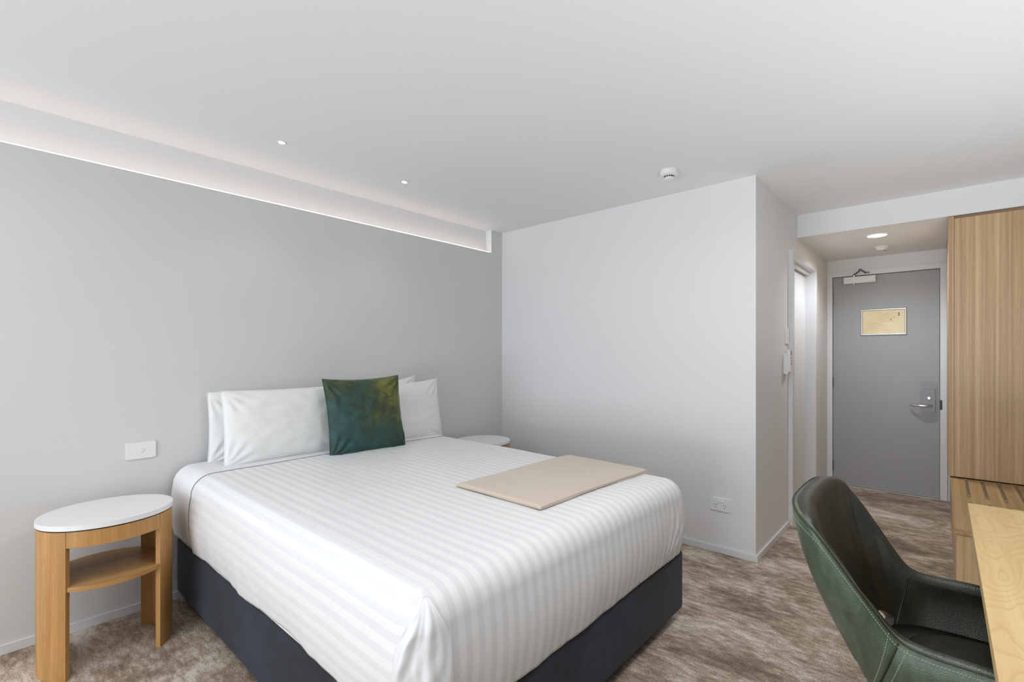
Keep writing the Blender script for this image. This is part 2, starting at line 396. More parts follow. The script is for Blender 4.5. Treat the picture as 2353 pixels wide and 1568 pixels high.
# framed notice on the door
nf = thing('framed_notice', 'yellowish printed notice in a silver snap frame on the grey entry door', 'notice', (DX, -2.578, 1.58))
y0, y1, z0, z1 = -2.753, -2.403, 1.457, 1.714; fw = 0.024
bm = bmesh.new()
def rail(bm, a, b_, wv, dv=0.013):
    """rounded frame rail from a to b, cross width vector wv"""
    a = Vector(a); b_ = Vector(b_); wv = Vector(wv); nrm = Vector((-1,0,0)); t = (b_-a).normalized(); prof = []
    for k in range(9):
        u = k/8; prof.append((u, sin(pi*u)**0.6*dv))
    A = [bm.verts.new(a + wv*u + t*u*fw + nrm*h_) for u, h_ in prof]; B = [bm.verts.new(b_ + wv*u - t*u*fw + nrm*h_) for u, h_ in prof]
    for k in range(8): bm.faces.new((A[k], A[k+1], B[k+1], B[k]))
    bm.faces.new((A[0], B[0], B[8], A[8]))
xf = DX+0.002
rail(bm, (xf, y1, z1), (xf, y0, z1), (0,0,-fw)); rail(bm, (xf, y0, z0), (xf, y1, z0), (0,0,fw))
rail(bm, (xf, y0, z1), (xf, y0, z0), (0,fw,0)); rail(bm, (xf, y1, z0), (xf, y1, z1), (0,-fw,0))
o = obj('frame', L(bm, nf), M['alu'], nf); autosmooth(o, 50)
obj('paper', L(bx(DX-0.004, DX+0.002, y0+fw-0.004, y1-fw+0.004, z0+fw-0.004, z1-fw+0.004), nf), M['paper'], nf)
def mark(bm, ya, yb, za, zb): box(bm, DX-0.0046, DX-0.0038, ya, yb, za, zb)
bm = bmesh.new()
iy0, iy1, iz0, iz1 = y0+fw, y1-fw, z0+fw, z1-fw; iw = iy1-iy0; ih = iz1-iz0
def Y(u): return iy1 - u*iw
def Z(v): return iz1 - v*ih
for v_, ua, ub in ((0.06, .22, .5), (0.62, .10, .45), (0.68, .06, .55), (0.74, .08, .42), (0.80, .12, .48), (0.86, .16, .62), (0.56, .10, .36)):
    mark(bm, Y(ub), Y(ua), Z(v_)-0.0009, Z(v_)+0.0009)
for k in range(11): u = .38+.045*k; mark(bm, Y(u)-.0005, Y(u)+.0005, Z(.50), Z(.10))
for v_ in (.12, .24, .36, .48): mark(bm, Y(.84), Y(.38), Z(v_)-.0004, Z(v_)+.0004)
obj('printed_plan', L(bm, nf), M['ink'], nf)
bm = bmesh.new(); mark(bm, Y(.90), Y(.865), Z(.17), Z(.11)); mark(bm, Y(.90), Y(.865), Z(.25), Z(.19)); obj('printed_squares', L(bm, nf), M['inkdark'], nf)
bm = bmesh.new(); mark(bm, Y(.79), Y(.73), Z(.315), Z(.30)); mark(bm, Y(.705), Y(.675), Z(.44), Z(.38)); obj('printed_marker', L(bm, nf), M['inkred'], nf)

# ---- bathroom door
d2 = bpy.data.objects.new('door_2', None); C.objects.link(d2); d2['kind'] = 'structure'; d2.location = (DX0, LW, 0)
bm = bmesh.new(); yo = LW-0.028
xa, xb_, zt_ = 0.847, 1.80, 2.066
box(bm, xa, DX0+0.012, yo, LW+0.10, 0, zt_, 0.003); box(bm, DX1-0.012, xb_-0.007, yo, LW+0.10, 0, zt_, 0.003)
box(bm, DX0+0.012, DX1-0.012, yo+0.0005, LW+0.10, zt_-0.055, zt_-0.0005)
box(bm, DX0, DX1, LW+0.02, LW+0.045, zt_-0.085, zt_-0.05); box(bm, DX1-0.024, DX1-0.01, LW+0.055, LW+0.09, 0, zt_-0.06)
obj('door_frame', L(bm, d2), M['trim'], d2)
obj('door_leaf', L(bx(DX0+0.014, DX1-0.028, LW+0.055, LW+0.09, 0.01, zt_-0.068), d2), M['trim'], d2)
bm = bmesh.new(); box(bm, DX1-0.0285, DX1-0.0235, LW+0.057, LW+0.10, 0, zt_-0.06); box(bm, DX0+0.01, DX1-0.02, LW+0.05, LW+0.10, zt_-0.069, zt_-0.060)
obj('gap_shade', L(bm, d2), M['black'], d2)  # black strips stand in for the shade in the gap round the leaf
for z in (0.32, 0.78, 1.26, 1.72): obj('frame_screw', L(cy((DX1-0.0125, LW+0.02, z), (1,0,0), 0.006, 0.004, 12), d2), M['white'], d2)

# ------------------------------------------------------------------ wall and ceiling fittings
# switch and thermostat on the corridor wall
sw = thing('light_switch', 'small white light switch plate above the thermostat on the corridor wall', 'light switch', (0.78, LW, 1.415))
obj('plate', plate_y(-0.010, 0.010, roundrect(-0.034, 0.034, -0.058, 0.058, 0.006), 0.002), M['white'], sw)
obj('rocker', plate_y(-0.014, 0.006, roundrect(-0.006, 0.006, -0.016, 0.004, 0.003)), M['white'], sw)
th = thing('air_conditioner_remote', 'white remote control in its wall holder under the light switch', 'remote control', (0.735, LW, 1.22))
obj('holder', plate_y(-0.028, 0.028, roundrect(-0.034, 0.034, -0.085, 0.06, 0.006), 0.003), M['white'], th)
obj('handset', plate_y(-0.040, 0.018, roundrect(-0.027, 0.027, -0.07, 0.095, 0.008), 0.003), M['white'], th)
obj('display', plate_y(-0.0412, 0.002, roundrect(-0.018, 0.018, 0.055, 0.085, 0.002), 0.0004), M['grille'], th)
for k in range(3):
    for j in (-1, 1): obj('button', cy((j*0.010, -0.041, 0.035-0.022*k), (0,1,0), 0.004, 0.003, 12), M['grille'], th)

def cable_plate():
    t = thing('blank_cable_plate', 'white wall plate with a small centre button above the left nightstand', 'wall plate', (-2.651, 0, 0.800))
    obj('plate', plate_y(-0.008, 0.008, roundrect(-0.0605, 0.0605, -0.041, 0.041, 0.007), 0.002), M['white'], t)
    bm = cy((0.0, -0.0095, 0), (0,1,0), 0.009, 0.005, 24); obj('button', bm, M['white'], t)
cable_plate()
so = thing('double_power_socket', 'white double power socket low on the bright wall right of the bed', 'power socket', (0, -1.923, 0.311))
obj('plate', plate_x(-0.009, 0.009, roundrect(-0.0605, 0.0605, -0.040, 0.040, 0.006), 0.002), M['white'], so)
for yy in (0.012, -0.012):
    bm = bmesh.new()
    lathe(bm, [(0, 0.004), (0.6, 0.0035), (1.0, 0)], seg=24)
    for v in bm.verts: v.co = Vector((-0.009 - v.co.z, yy + v.co.x*0.0085, 0.020 + v.co.y*0.0065))
    obj('rocker_switch', bm, M['white'], so)
for yy in (0.028, -0.028):
    for dy, dz, an in ((0.0075, -0.002, 30), (-0.0075, -0.002, -30), (0, -0.017, 0)):
        bm = bmesh.new(); r = bmesh.ops.create_cube(bm, size=1)
        mt = Matrix.Translation((-0.009, yy+dy, dz)) @ Matrix.Rotation(radians(an), 4, 'X') @ Matrix.Diagonal((0.0012, 0.0026, 0.008, 1))
        bmesh.ops.transform(bm, verts=r['verts'], matrix=mt)
        obj('socket_slot', bm, M['black'], so)

# smoke alarm on the ceiling
sm = thing('smoke_alarm', 'round white smoke alarm with dark vents on the main ceiling', 'smoke alarm', (-0.42, -1.762, H))
bm = bmesh.new(); lathe(bm, [(0, 0), (0.052, 0), (0.054, -0.006), (0.053, -0.026), (0.046, -0.031), (0.040, -0.034), (0, -0.034)]); o = obj('base', bm, M['white'], sm); autosmooth(o)
for k in range(14):
    a = 2*pi*k/14; bm = bmesh.new()
    r = bmesh.ops.create_cube(bm, size=1)
    bmesh.ops.transform(bm, verts=r['verts'], matrix=Matrix.Rotation(a, 4, 'Z') @ Matrix.Translation((0.0262, 0, -0.0385)) @ Matrix.Diagonal((0.004, 0.0075, 0.008, 1)))
    obj('vent', bm, M['black'], sm)
bm = bmesh.new(); lathe(bm, [(0, -0.033), (0.0265, -0.033), (0.0265, -0.036), (0.026, -0.043), (0.031, -0.044), (0.030, -0.050), (0.022, -0.056), (0, -0.058)]); o = obj('cap', bm, M['white'], sm); autosmooth(o)
# the small detector in the corridor
s2 = thing('small_smoke_detector', 'small white detector on the lowered corridor ceiling behind the downlight', 'smoke alarm', (2.0, -2.60, ZB))
bm = bmesh.new(); lathe(bm, [(0, 0), (0.050, 0), (0.050, -0.008), (0.040, -0.016), (0.034, -0.03), (0.022, -0.036), (0, -0.036)]); o = obj('base', bm, M['white'], s2); autosmooth(o)
for k in range(10):
    a = 2*pi*k/10; obj('vent', cy((0.027*cos(a), 0.027*sin(a), -0.0335), (0,0,1), 0.003, 0.004, 8), M['black'], s2)
# downlights
def downlight(loc, R_, r_, label, name, mat, energy, spot):
    t = thing(name, label, 'ceiling light', loc)
    bm = bmesh.new(); lathe(bm, [(r_, 0.0), (r_, -0.001), (r_+0.002, -0.004), (R_-0.002, -0.004), (R_, 0.0)]); o = obj('rim', bm, M['white'], t); autosmooth(o)
    bm = bmesh.new(); lathe(bm, [(0, -0.002), (r_, -0.002), (r_, 0.0), (0, 0.0)]); obj('lens', bm, mat, t)
    l = bpy.data.lights.new(name+'_light', 'SPOT'); l.energy = energy; l.color = (0.84, 0.92, 1.0); l.spot_size = radians(spot); l.spot_blend = 0.6; l.shadow_soft_size = r_
    lo = bpy.data.objects.new('lamp', l); lo.location = (0, 0, -0.012); lo.parent = t; C.objects.link(lo)
downlight((1.478, -2.612, ZB), 0.085, 0.060, 'large round warm downlight glowing in the lowered corridor ceiling', 'downlight', M['bulb'], 34, 155)
downlight((-2.137, -0.42, H), 0.021, 0.013, 'tiny bright ceiling spotlight nearer the left edge of the picture', 'spotlight', M['spotbulb'], 1.5, 100)
downlight((-1.368, -0.42, H), 0.021, 0.013, 'tiny bright ceiling spotlight nearer the far corner, right of its twin', 'spotlight', M['spotbulb'], 1.5, 100)

# ------------------------------------------------------------------ wardrobe, bench, desk
YF = -3.021
wd = thing('wardrobe', 'tall wood veneer wardrobe end panel under the bulkhead at right', 'wardrobe', (BX, YF, 0.463))
BZ = 0.455
def Lw(bm, o): return L(bm, o)
obj('side_panel', L(bx(BX+0.004, DX-0.02, YF-0.028, YF, 0.463, 2.204, 0.001), wd), M['ward'], wd)
obj('end_panel', L(bx(BX+0.004, BX+0.022, YR+0.004, YF-0.029, 0.463, 2.187, 0.001), wd), M['ward'], wd)
obj('top_recess_shade', L(bx(BX+0.014, BX+0.03, YR+0.004, YF-0.029, 2.188, 2.204), wd), wood('recess_shade_veneer', (0.42, 0.26, 0.14), (0.25, 0.14, 0.07), 1), wd)  # darker veneer paints in the shade of the recess above the panel
bn = thing('luggage_bench', 'low wood bench with inlaid metal strips between wardrobe and desk', 'bench', (-0.115, -3.03, 0))
obj('bench_top', L(bx(-0.115, DX-0.02, YR+0.004, -3.03, BZ-0.026, BZ, 0.001), bn), M['bench'], bn)
obj('cabinet', L(bx(-0.106, DX-0.02, YR+0.004, -3.040, 0.0, BZ-0.027), bn), M['ward'], bn)
for k in range(7):
    y = -3.106 - 0.0755*k
    for xa_, xb2 in ((0.62, 1.13), (-0.06, 0.47)):
        bm = bmesh.new(); box(bm, xa_, xb2, y-0.007, y+0.007, BZ-0.001, BZ+0.0045, 0.002); s_ = obj('luggage_strip', L(bm, bn), M['strip'], bn)
        for xx in (xa_+0.010, xb2-0.010): obj('strip_screw', L(cy((xx, y, BZ+0.0055), (0,0,1), 0.006, 0.003, 14), bn), M['chrome'], s_)
dk = thing('desk', 'pale ash desk top with bold cathedral grain in the lower right corner', 'desk', (-0.86, -3.057, 0))
obj('desk_top', L(bx(-2.75, -0.86, YR+0.004, -3.057, 0.718, 0.750, 0.0015), dk), M['desk'], dk)
obj('apron', L(bx(-2.75, -0.875, YR+0.004, -3.062, 0.676, 0.718), dk), M['bench'], dk)
obj('end_panel', L(bx(-0.915, -0.89, YR+0.004, -3.45, 0.0, 0.676), dk), M['ward'], dk)
obj('end_panel', L(bx(-2.74, -2.715, YR+0.004, -3.45, 0.0, 0.676), dk), M['ward'], dk)

# ------------------------------------------------------------------ nightstands
def ellipse(a, b_, n=96, t0=0, t1=2*pi):
    return [(a*cos(t0+(t1-t0)*k/n), b_*sin(t0+(t1-t0)*k/n)) for k in range(n + (0 if abs(t1-t0-2*pi) < 1e-6 else 1))]
def shell(bm, a, b_, th_, t0, t1, z0, z1, n=28):
    A = ellipse(a, b_, n, t0, t1); B = ellipse(a-th_, b_-th_, n, t0, t1)
    prism(bm, A + B[::-1], z0, z1)
def nightstand(loc, label, x_mirror=1):
    t = thing('oval_nightstand', label, 'nightstand', loc, 0, 'oval oak nightstands with white tops beside the bed')
    a, b_ = 0.230, 0.208
    bm = bmesh.new(); prism(bm, ellipse(a, b_, 128), 0.588, 0.608, 0.004); o = obj('top', bm, M['whitetop'], t); autosmooth(o)
    bm = bmesh.new(); prism(bm, ellipse(a-0.010, b_-0.010, 96), 0.582, 0.588); obj('shadow_gap', bm, M['dark'], t)
    ca = math.acos(0.152/0.226)
    for s_ in (0, pi):
        bm = bmesh.new(); shell(bm, a-0.003, b_-0.003, 0.020, s_-ca, s_+ca, 0.0, 0.582, 40); o = obj('leg', bm, M['oak'], t); autosmooth(o)
    for s_ in (pi/2, -pi/2):
        h_ = pi/2 - ca - 0.004
        bm = bmesh.new(); shell(bm, a-0.004, b_-0.004, 0.020, s_-h_, s_+h_, 0.520, 0.582, 30); o = obj('apron', bm, M['oak'], t); autosmooth(o)
    bm = bmesh.new(); prism(bm, ellipse(a-0.008, b_-0.008, 96), 0.346, 0.364, 0.002)
    for v in bm.verts: # keep the shelf inside the leg shells
        if abs(v.co.x) > 0.150:
            k = (abs(v.co.x)-0.150)/0.08; v.co.x *= 1-0.10*min(1, k); v.co.y *= 1-0.16*min(1, k*2)
    o = obj('shelf', bm, M['oakh'], t); autosmooth(o)
nightstand((-2.819, -0.289, 0), 'oval oak nightstand with white top at left of the bed, shelf visible')
nightstand((-0.538, -0.289, 0), 'oval nightstand in the far corner, only its white top showing behind bed')

# ------------------------------------------------------------------ bed
BX0, BX1, BY0, BY1 = -2.518, -0.902, -2.062, -0.012
bed = thing('bed', 'low bed with charcoal upholstered base under white bedding', 'bed', ((BX0+BX1)/2, -1.03, 0))
def Lb(bm): return L(bm, bed)
bm = bx(-2.506, -0.912, -2.052, -0.02, 0.045, 0.335, 0.022, 4)
o = obj('base', Lb(bm), M['base'], bed); autosmooth(o, 40)
for x in (-2.40, -1.72, -1.03):
    for y in (-0.16, -1.90):
        bm = bmesh.new(); lathe(bm, [(0, 0.0), (0.027, 0.0), (0.029, 0.004), (0.024, 0.010), (0.011, 0.014), (0.010, 0.030), (0.020, 0.036), (0.024, 0.047), (0, 0.047)], (x, y, 0), 28)
        o = obj('foot', Lb(bm), M['chrome'], bed); autosmooth(o)

def top_z(x, y):
    t = (BY1-y)/(BY1-BY0); u = (x-(BX0+BX1)/2)/((BX1-BX0)/2)
    z = 0.702 - 0.022*t - 0.006*u*u
    z += 0.004*noise.noise(Vector((x*3.1, y*2.3, 0.3))) + 0.0015*noise.noise(Vector((x*11, y*6, 1.3)))
    return z
def soft_box(off, R, y_head, zhem, closed, nx=120, ny=150, arc=12, nv=18, bulge=0.014, wr=1.0, ywall=BY1):
    """bedding skin: top grid + skirts, returns bm with 'cloth' uv = metres across the stripes"""
    x0, x1, y0 = BX0-off, BX1+off, BY0-off
    y1 = y_head
    bm = bmesh.new(); uvl = bm.loops.layers.uv.new('cloth')
    gx0, gx1, gy0 = x0+R, x1-R, y0+R; gy1 = (y1-R) if closed else y1
    G = [[bm.verts.new((lerp(gx0, gx1, i/nx), lerp(gy1, gy0, j/ny), 0)) for i in range(nx+1)] for j in range(ny+1)]
    for row in G:
        for v in row: v.co.z = top_z(v.co.x, v.co.y) + off
    S_ = {}
    for row in G:
        for v in row: S_[v] = (v.co.x, v.co.y)
    faces = []
    for j in range(ny):
        for i in range(nx): faces.append((bm.faces.new((G[j][i], G[j][i+1], G[j+1][i+1], G[j+1][i])), 't'))
    # ring: list of (base vertex, outward dir, class)
    ring = []
    M_ = 8
    for j in range(ny+1): ring.append((G[j][0], Vector((-1, 0)), 's'))
    for k in range(1, M_): a = pi + (pi/2)*k/M_; ring.append((G[ny][0], Vector((cos(a), sin(a))), 's' if k < M_/2 else 'f'))
    for i in range(nx+1): ring.append((G[ny][i], Vector((0, -1)), 'f'))
    for k in range(1, M_): a = 1.5*pi + (pi/2)*k/M_; ring.append((G[ny][nx], Vector((cos(a), sin(a))), 'f' if k < M_/2 else 'r'))
    for j in range(ny, -1, -1): ring.append((G[j][nx], Vector((1, 0)), 'r'))
    if closed:
        for k in range(1, M_): a = (pi/2)*k/M_; ring.append((G[0][nx], Vector((cos(a), sin(a))), 'r'))
        for i in range(nx, -1, -1): ring.append((G[0][i], Vector((0, 1)), 'h'))
        for k in range(1, M_): a = pi/2 + (pi/2)*k/M_; ring.append((G[0][0], Vector((cos(a), sin(a))), 's'))
    n = len(ring); prev = [r[0] for r in ring]; arcs = [0.0]*n
    levels = []
    for k in range(1, arc+1): th_ = (pi/2)*k/arc; levels.append(('a', th_))
    for k in range(1, nv+1): levels.append(('v', k/nv))
    info = {}
    for k, lv in enumerate(levels):
        cur = []
        for q, (bv, dr, cl) in enumerate(ring):
            p = bv.co; zt = p.z
            if lv[0] == 'a': dd = R*sin(lv[1]); z = zt - R*(1-cos(lv[1])); al = R*lv[1]
            else:
                zh = zhem(p.x + dr.x*R, p.y + dr.y*R, cl); f_ = lv[1]
                z = lerp(zt-R, zh, f_); dd = R + bulge*sin(pi*min(1, f_*1.0))*0.9 - 0.010*f_*f_; al = R*pi/2 + (zt-R-z)
                # gentle vertical drape folds near the hem
                s_ = p.x if cl == 'f' else p.y
                if cl == 'f' and wr >= 1:   # tension folds pulled to the hem near the far foot corner
                    ax_, az_ = p.x - (-1.17), z - 0.27; ra = sqrt(ax_*ax_+az_*az_); an = math.atan2(ax_, az_)
                    dd += 0.0055*sin(an*26)*exp(-((an-0.45)/0.42)**2)*exp(-((ra-0.14)/0.13)**2)
                dd += wr*(0.006*f_*noise.noise(Vector((s_*7, z*3, 4.0 if cl == 'f' else 9.0))) + 0.003*f_*noise.noise(Vector((s_*22, z*4, 2.0))))
            v = bm.verts.new((p.x + dr.x*dd, p.y + dr.y*dd, z)); cur.append(v); info[v] = (al, p.x, p.y)
        rng = range(n) if closed else range(n-1)
        for q in rng:
            q2 = (q+1) % n
            vs_ = [prev[q], prev[q2], cur[q2], cur[q]]
            if k == 0 and prev[q] is prev[q2]: vs_ = [prev[q], cur[q2], cur[q]]
            faces.append((bm.faces.new(vs_), ring[q][2]))
        prev = cur
    for f_, cl in faces:
        for lp in f_.loops:
            v = lp.vert
            if cl in ('s', 'r'):
                al, bxx, byy = info.get(v, (0, v.co.x, v.co.y)); sgn = -1 if cl == 's' else 1
                lp[uvl].uv = (bxx + sgn*al, v.co.y)
            else: lp[uvl].uv = (v.co.x, v.co.y)
    return bm
bm = soft_box(-0.006, 0.088, BY1, lambda x, y, c: 0.330, True, nx=80, ny=100, bulge=0.010, wr=0.3)
o = obj('mattress', Lb(bm), M['sheet'], bed, smooth=True); o['label'] = 'mattress in a plain white fitted sheet'

def hem(x, y, cl):
    if cl == 's': return 0.343 + 0.016*noise.noise(Vector((y*5, 0, 3))) + 0.010*sin(y*9+1)
    if cl == 'f': return 0.318 + 0.004*sin(x*4) + 0.012*(x-BX0)/(BX1-BX0)
    return 0.34
bm = soft_box(0.004, 0.090, -0.335, hem, False, nx=150, ny=150, arc=14, nv=26)
cv = obj('striped_coverlet', bm, M['stripe'], None, smooth=True)
tag(cv, 'white satin-striped top sheet drawn over the bed and hanging to the base', 'bed sheet')
md = cv.modifiers.new('thickness', 'SOLIDIFY'); md.thickness = 0.004; md.offset = 0
# fold-back band at the head end of the coverlet
bm = soft_box(0.0068, 0.090, -0.04, lambda x, y, c: 0.352, False, nx=130, ny=220, arc=12, nv=20, wr=0.9)
bmesh.ops.delete(bm, geom=[v for v in bm.verts if v.co.y < -0.340], context='VERTS')
o = obj('turned_edge', bm, M['sheet'], cv, smooth=True)
md = o.modifiers.new('thickness', 'SOLIDIFY'); md.thickness = 0.003; md.offset = 0
# stitched line along the turned edge
bm = bmesh.new(); pts = []; yy_ = -0.3415; Rr = 0.090; xl = BX0-0.0068+Rr; xr = BX1+0.0068-Rr; zl = top_z(xl, yy_)+0.0068; zr = top_z(xr, yy_)+0.0068
for k in range(10, 0, -1): f_ = k/10; pts.append((xl-Rr-0.0015-0.014*0.9*sin(pi*f_)+0.010*f_*f_, yy_, lerp(zl-Rr, 0.352, f_)))
for k in range(12, -1, -1): a = (pi/2)*k/12; pts.append((xl-(Rr+0.0012)*sin(a), yy_, zl-Rr+(Rr+0.0012)*cos(a)))
for k in range(1, 40): x = lerp(xl, xr, k/40); pts.append((x, yy_, top_z(x, yy_)+0.0080))
for k in range(0, 13): a = (pi/2)*k/12; pts.append((xr+(Rr+0.0012)*sin(a), yy_, zr-Rr+(Rr+0.0012)*cos(a)))
tube(bm, pts, 0.0011, 6); M['greythread'] = plain('grey_thread', (0.30, 0.30, 0.31), 0.8); obj('edge_stitching', bm, M['greythread'], cv, smooth=True)
# pleated corner tuck at the near foot corner
bm = bmesh.new(); NU, NV = 70, 70; RC = 0.094; cxx, cyy_ = BX0-0.004+0.090, BY0-0.004+0.090
rows = []
def corner_pt(s_, rr):
    # s_ metres along the outline, 0 at the corner diagonal, negative towards the head along the side
    ha = RC*pi/4
    if s_ < -ha: return (cxx - rr, cyy_ + (-s_-ha))
    if s_ > ha: return (cxx + (s_-ha), cyy_ - rr)
    a = 1.25*pi + s_/RC; return (cxx + rr*cos(a), cyy_ + rr*sin(a))
ztc = top_z(cxx, cyy_) + 0.004
for j in range(NV+1):
    v_ = j/NV; row = []; z = lerp(ztc-0.012, 0.325, v_)
    dz = ztc - z; inset = RC - sqrt(max(0.0, RC*RC - (RC-min(dz, RC))**2))
    half = 0.010 + 0.056*min(1, v_*3.2)**0.6 + 0.012*v_
    for i in range(NU+1):
        u = i/NU*2-1; s_ = u*half + 0.022 - 0.02*v_
        env = (1-abs(u)**6)*min(1, v_*4)
        bul = 0.014*sin(pi*max(0, min(1, (dz-RC)/0.30)))*0.9
        ph = u*7.0 + 1.5*v_ + 1.3*noise.noise(Vector((0.4, v_*3.2, 8)))
        pl = (0.5+0.5*sin(ph))**1.6*(0.65+0.5*sin(v_*11+u*4))
        rr = RC - inset + 0.0045 + bul + env*(0.012*pl + 0.004*noise.noise(Vector((u*4, v_*8, 5))))
        x_, y_ = corner_pt(s_, rr); row.append(bm.verts.new((x_, y_, z)))
    rows.append(row)
for j in range(NV):
    for i in range(NU): bm.faces.new((rows[j][i], rows[j][i+1], rows[j+1][i+1], rows[j+1][i]))
M['satin'] = cloth('white_satin', (0.80, 0.80, 0.81), 900, 0.1, 0.38)
o = obj('corner_tuck', bm, M['satin'], cv, smooth=True)
md = o.modifiers.new('thickness', 'SOLIDIFY'); md.thickness = 0.003; md.offset = -1

# pillows
def pillow_bm(w_, h_, t_, seed=0, pinch=0.03, nrm=2.9, n=56, wr=0.004, sag=0.0):
    bm = bmesh.new(); front = []; back = []
    def pos(u, v_, sd):
        # edges bow inward between the corners
        x = u*w_/2*(1 - pinch*(1-v_*v_)); z = v_*h_/2*(1 - pinch*1.2*(1-u*u))
        e = max(0.0, (1-abs(u)**nrm)*(1-abs(v_)**nrm))**0.55
        y = t_/2*e
        fold = wr*(noise.noise(Vector((u*4+seed, v_*4, sd*3.0))) + 0.5*noise.noise(Vector((u*9+seed, v_*12+u*5, sd*5.0)))) * min(1, e*3)
        # radiating puckers near the corners
        for cu in (-1, 1):
            for cv_ in (-1, 1):
                dx_, dz_ = (u-cu)*w_/2, (v_-cv_)*h_/2; rr = sqrt(dx_*dx_+dz_*dz_)
                an = math.atan2(dz_, dx_)
                fold += wr*1.1*sin(an*14+seed+cu)*exp(-((rr-0.09)/0.06)**2)*min(1, e*4)
        z += -sag*(1-u*u)*(1+v_)*0.5
        return Vector((x, sd*(y + fold), z))
    for i in range(n+1):
        fr_row, bk_row = [], []
        for j in range(n+1):
            u = sin((i/n*2-1)*pi/2)*0.35 + (i/n*2-1)*0.65; v_ = sin((j/n*2-1)*pi/2)*0.35 + (j/n*2-1)*0.65
            p = bm.verts.new(pos(u, v_, -1)); fr_row.append(p)
            if i in (0, n) or j in (0, n): bk_row.append(p)
            else: bk_row.append(bm.verts.new(pos(u, v_, 1)))
        front.append(fr_row); back.append(bk_row)
    for i in range(n):
        for j in range(n):
            bm.faces.new((front[i][j], front[i+1][j], front[i+1][j+1], front[i][j+1]))
            bm.faces.new((back[i][j], back[i][j+1], back[i+1][j+1], back[i+1][j]))
    return bm
def seam_bm(w_, h_, pinch=0.03, sag=0.0, r=0.0022):
    bm = bmesh.new(); pts = []
    N = 40
    prm = [(-1+2*k/N, -1) for k in range(N)] + [(1, -1+2*k/N) for k in range(N)] + [(1-2*k/N, 1) for k in range(N)] + [(-1, 1-2*k/N) for k in range(N+1)]
    for u, v_ in prm:
        pts.append(Vector((u*w_/2*(1-pinch*(1-v_*v_)), 0, v_*h_/2*(1-pinch*1.2*(1-u*u)) - sag*(1-u*u)*(1+v_)*0.5)))
    tube(bm, pts, r, 6); return bm
def place_pillow(name, label, cat, loc, tilt, yaw, roll, w_, h_, t_, mat, seed, group=None, **k):
    bm = pillow_bm(w_, h_, t_, seed, **k)
    o = obj(name, bm, mat, None, smooth=True, loc=loc)
    o.rotation_euler = Euler((-tilt, roll, yaw), 'XYZ')
    tag(o, label, cat, group)
    sm_ = seam_bm(w_, h_, k.get('pinch', 0.03), k.get('sag', 0.0)); s_ = obj('piped_seam', sm_, mat, o, smooth=True)
    return o
G1 = 'white pillows propped against the head wall'
place_pillow('pillow', 'white pillow at left front, leaning behind the green cushion', 'pillow', (-2.005, -0.205, 0.888), radians(8), 0, 0, 0.69, 0.400, 0.13, M['pillow'], 1.0, G1)
place_pillow('pillow', 'white pillow at left, mostly hidden behind the left front pillow', 'pillow', (-2.035, -0.072, 0.880), radians(3), 0, radians(0.5), 0.69, 0.385, 0.10, M['pillow'], 4.2, G1)
place_pillow('pillow', 'white pillow at right front, its creased right half beside the cushion', 'pillow', (-1.242, -0.205, 0.888), radians(8), 0, radians(-1), 0.68, 0.420, 0.13, M['pillow'], 7.7, G1, sag=0.015)
place_pillow('pillow', 'white pillow at right, only its pointed top corner showing behind', 'pillow', (-1.343, -0.072, 0.902), radians(3), 0, radians(-1.5), 0.66, 0.43, 0.10, M['pillow'], 9.1, G1, sag=0.03)
place_pillow('throw_cushion', 'square green velvet cushion standing in front of the white pillows', 'cushion', (-1.610, -0.365, 0.906), radians(10), radians(-3), radians(-1), 0.505, 0.475, 0.14, M['velvet'], 2.0, None, pinch=0.06, wr=0.007, nrm=3.2)

# blanket: folded in two, fold at its left end
bm = bmesh.new(); x0, x1 = -1.785, -0.872; NX_ = 60; th_ = 0.0085; gap = 0.0035
def bz(x, y):
    z = top_z(min(max(x, BX0+0.07), BX1-0.071), min(max(y, BY0+0.075), BY1)) + 0.0075
    e = x - (BX1-0.07)
    if e > 0: z -= 0.078 - sqrt(max(0.0, 0.078**2 - min(e, 0.076)**2))
    return z
prof = []   # (x, height above bed) around the U profile
for k in range(NX_+1): prof.append((lerp(x1, x0, k/NX_), 0.0))
R2 = th_ + gap/2
for k in range(1, 12): a = -pi/2 - pi*k/12; prof.append((x0 + R2*cos(a)*1.2, R2 + R2*sin(a)))
for k in range(NX_+1): prof.append((lerp(x0, x1+0.012, k/NX_), 2*th_+gap))
prof.append((x1+0.017, 1.5*th_+gap)); 
for k in range(NX_+1): prof.append((lerp(x1+0.012, x0+0.006, k/NX_), th_+gap))
prof.append((x0+0.002, th_+gap/2))
for k in range(NX_+1): prof.append((lerp(x0+0.006, x1, k/NX_), th_))
prof.append((x1+0.005, 0.5*th_))
NYB = 30; rows = []
for j in range(NYB+1):
    v_ = j/NYB; row = []
    for x, hh in prof:
        sk = 0.015*(x-x0)  # slight skew of the long edges
        y = lerp(-1.395, -1.865, v_) - sk*(v_) - 0.012*noise.noise(Vector((x*2.5, v_, 0)))
        edge = min(v_, 1-v_)
        soft = 0.006*max(0, 1-edge*14)**2 * (1 if hh > th_ else -0.3)
        row.append(bm.verts.new((x + 0.012*sin(v_*3)*0.5, y, bz(x, y) + max(0.0, hh - soft) + 0.002*noise.noise(Vector((x*7, y*7, hh*20))))))
    rows.append(row)
npf = len(prof)
for j in range(NYB):
    for i in range(npf): bm.faces.new((rows[j][i], rows[j][(i+1)%npf], rows[j+1][(i+1)%npf], rows[j+1][i]))
for row in (rows[0], rows[-1]):
    # caps as quads between layers
    k0 = 0; nU = NX_+1+11+NX_+1+1
    outer = row[:nU]; inner = row[nU:]
    f_ = bm.faces.new(row)
bmesh.ops.triangulate(bm, faces=[f for f in bm.faces if len(f.verts) > 4])
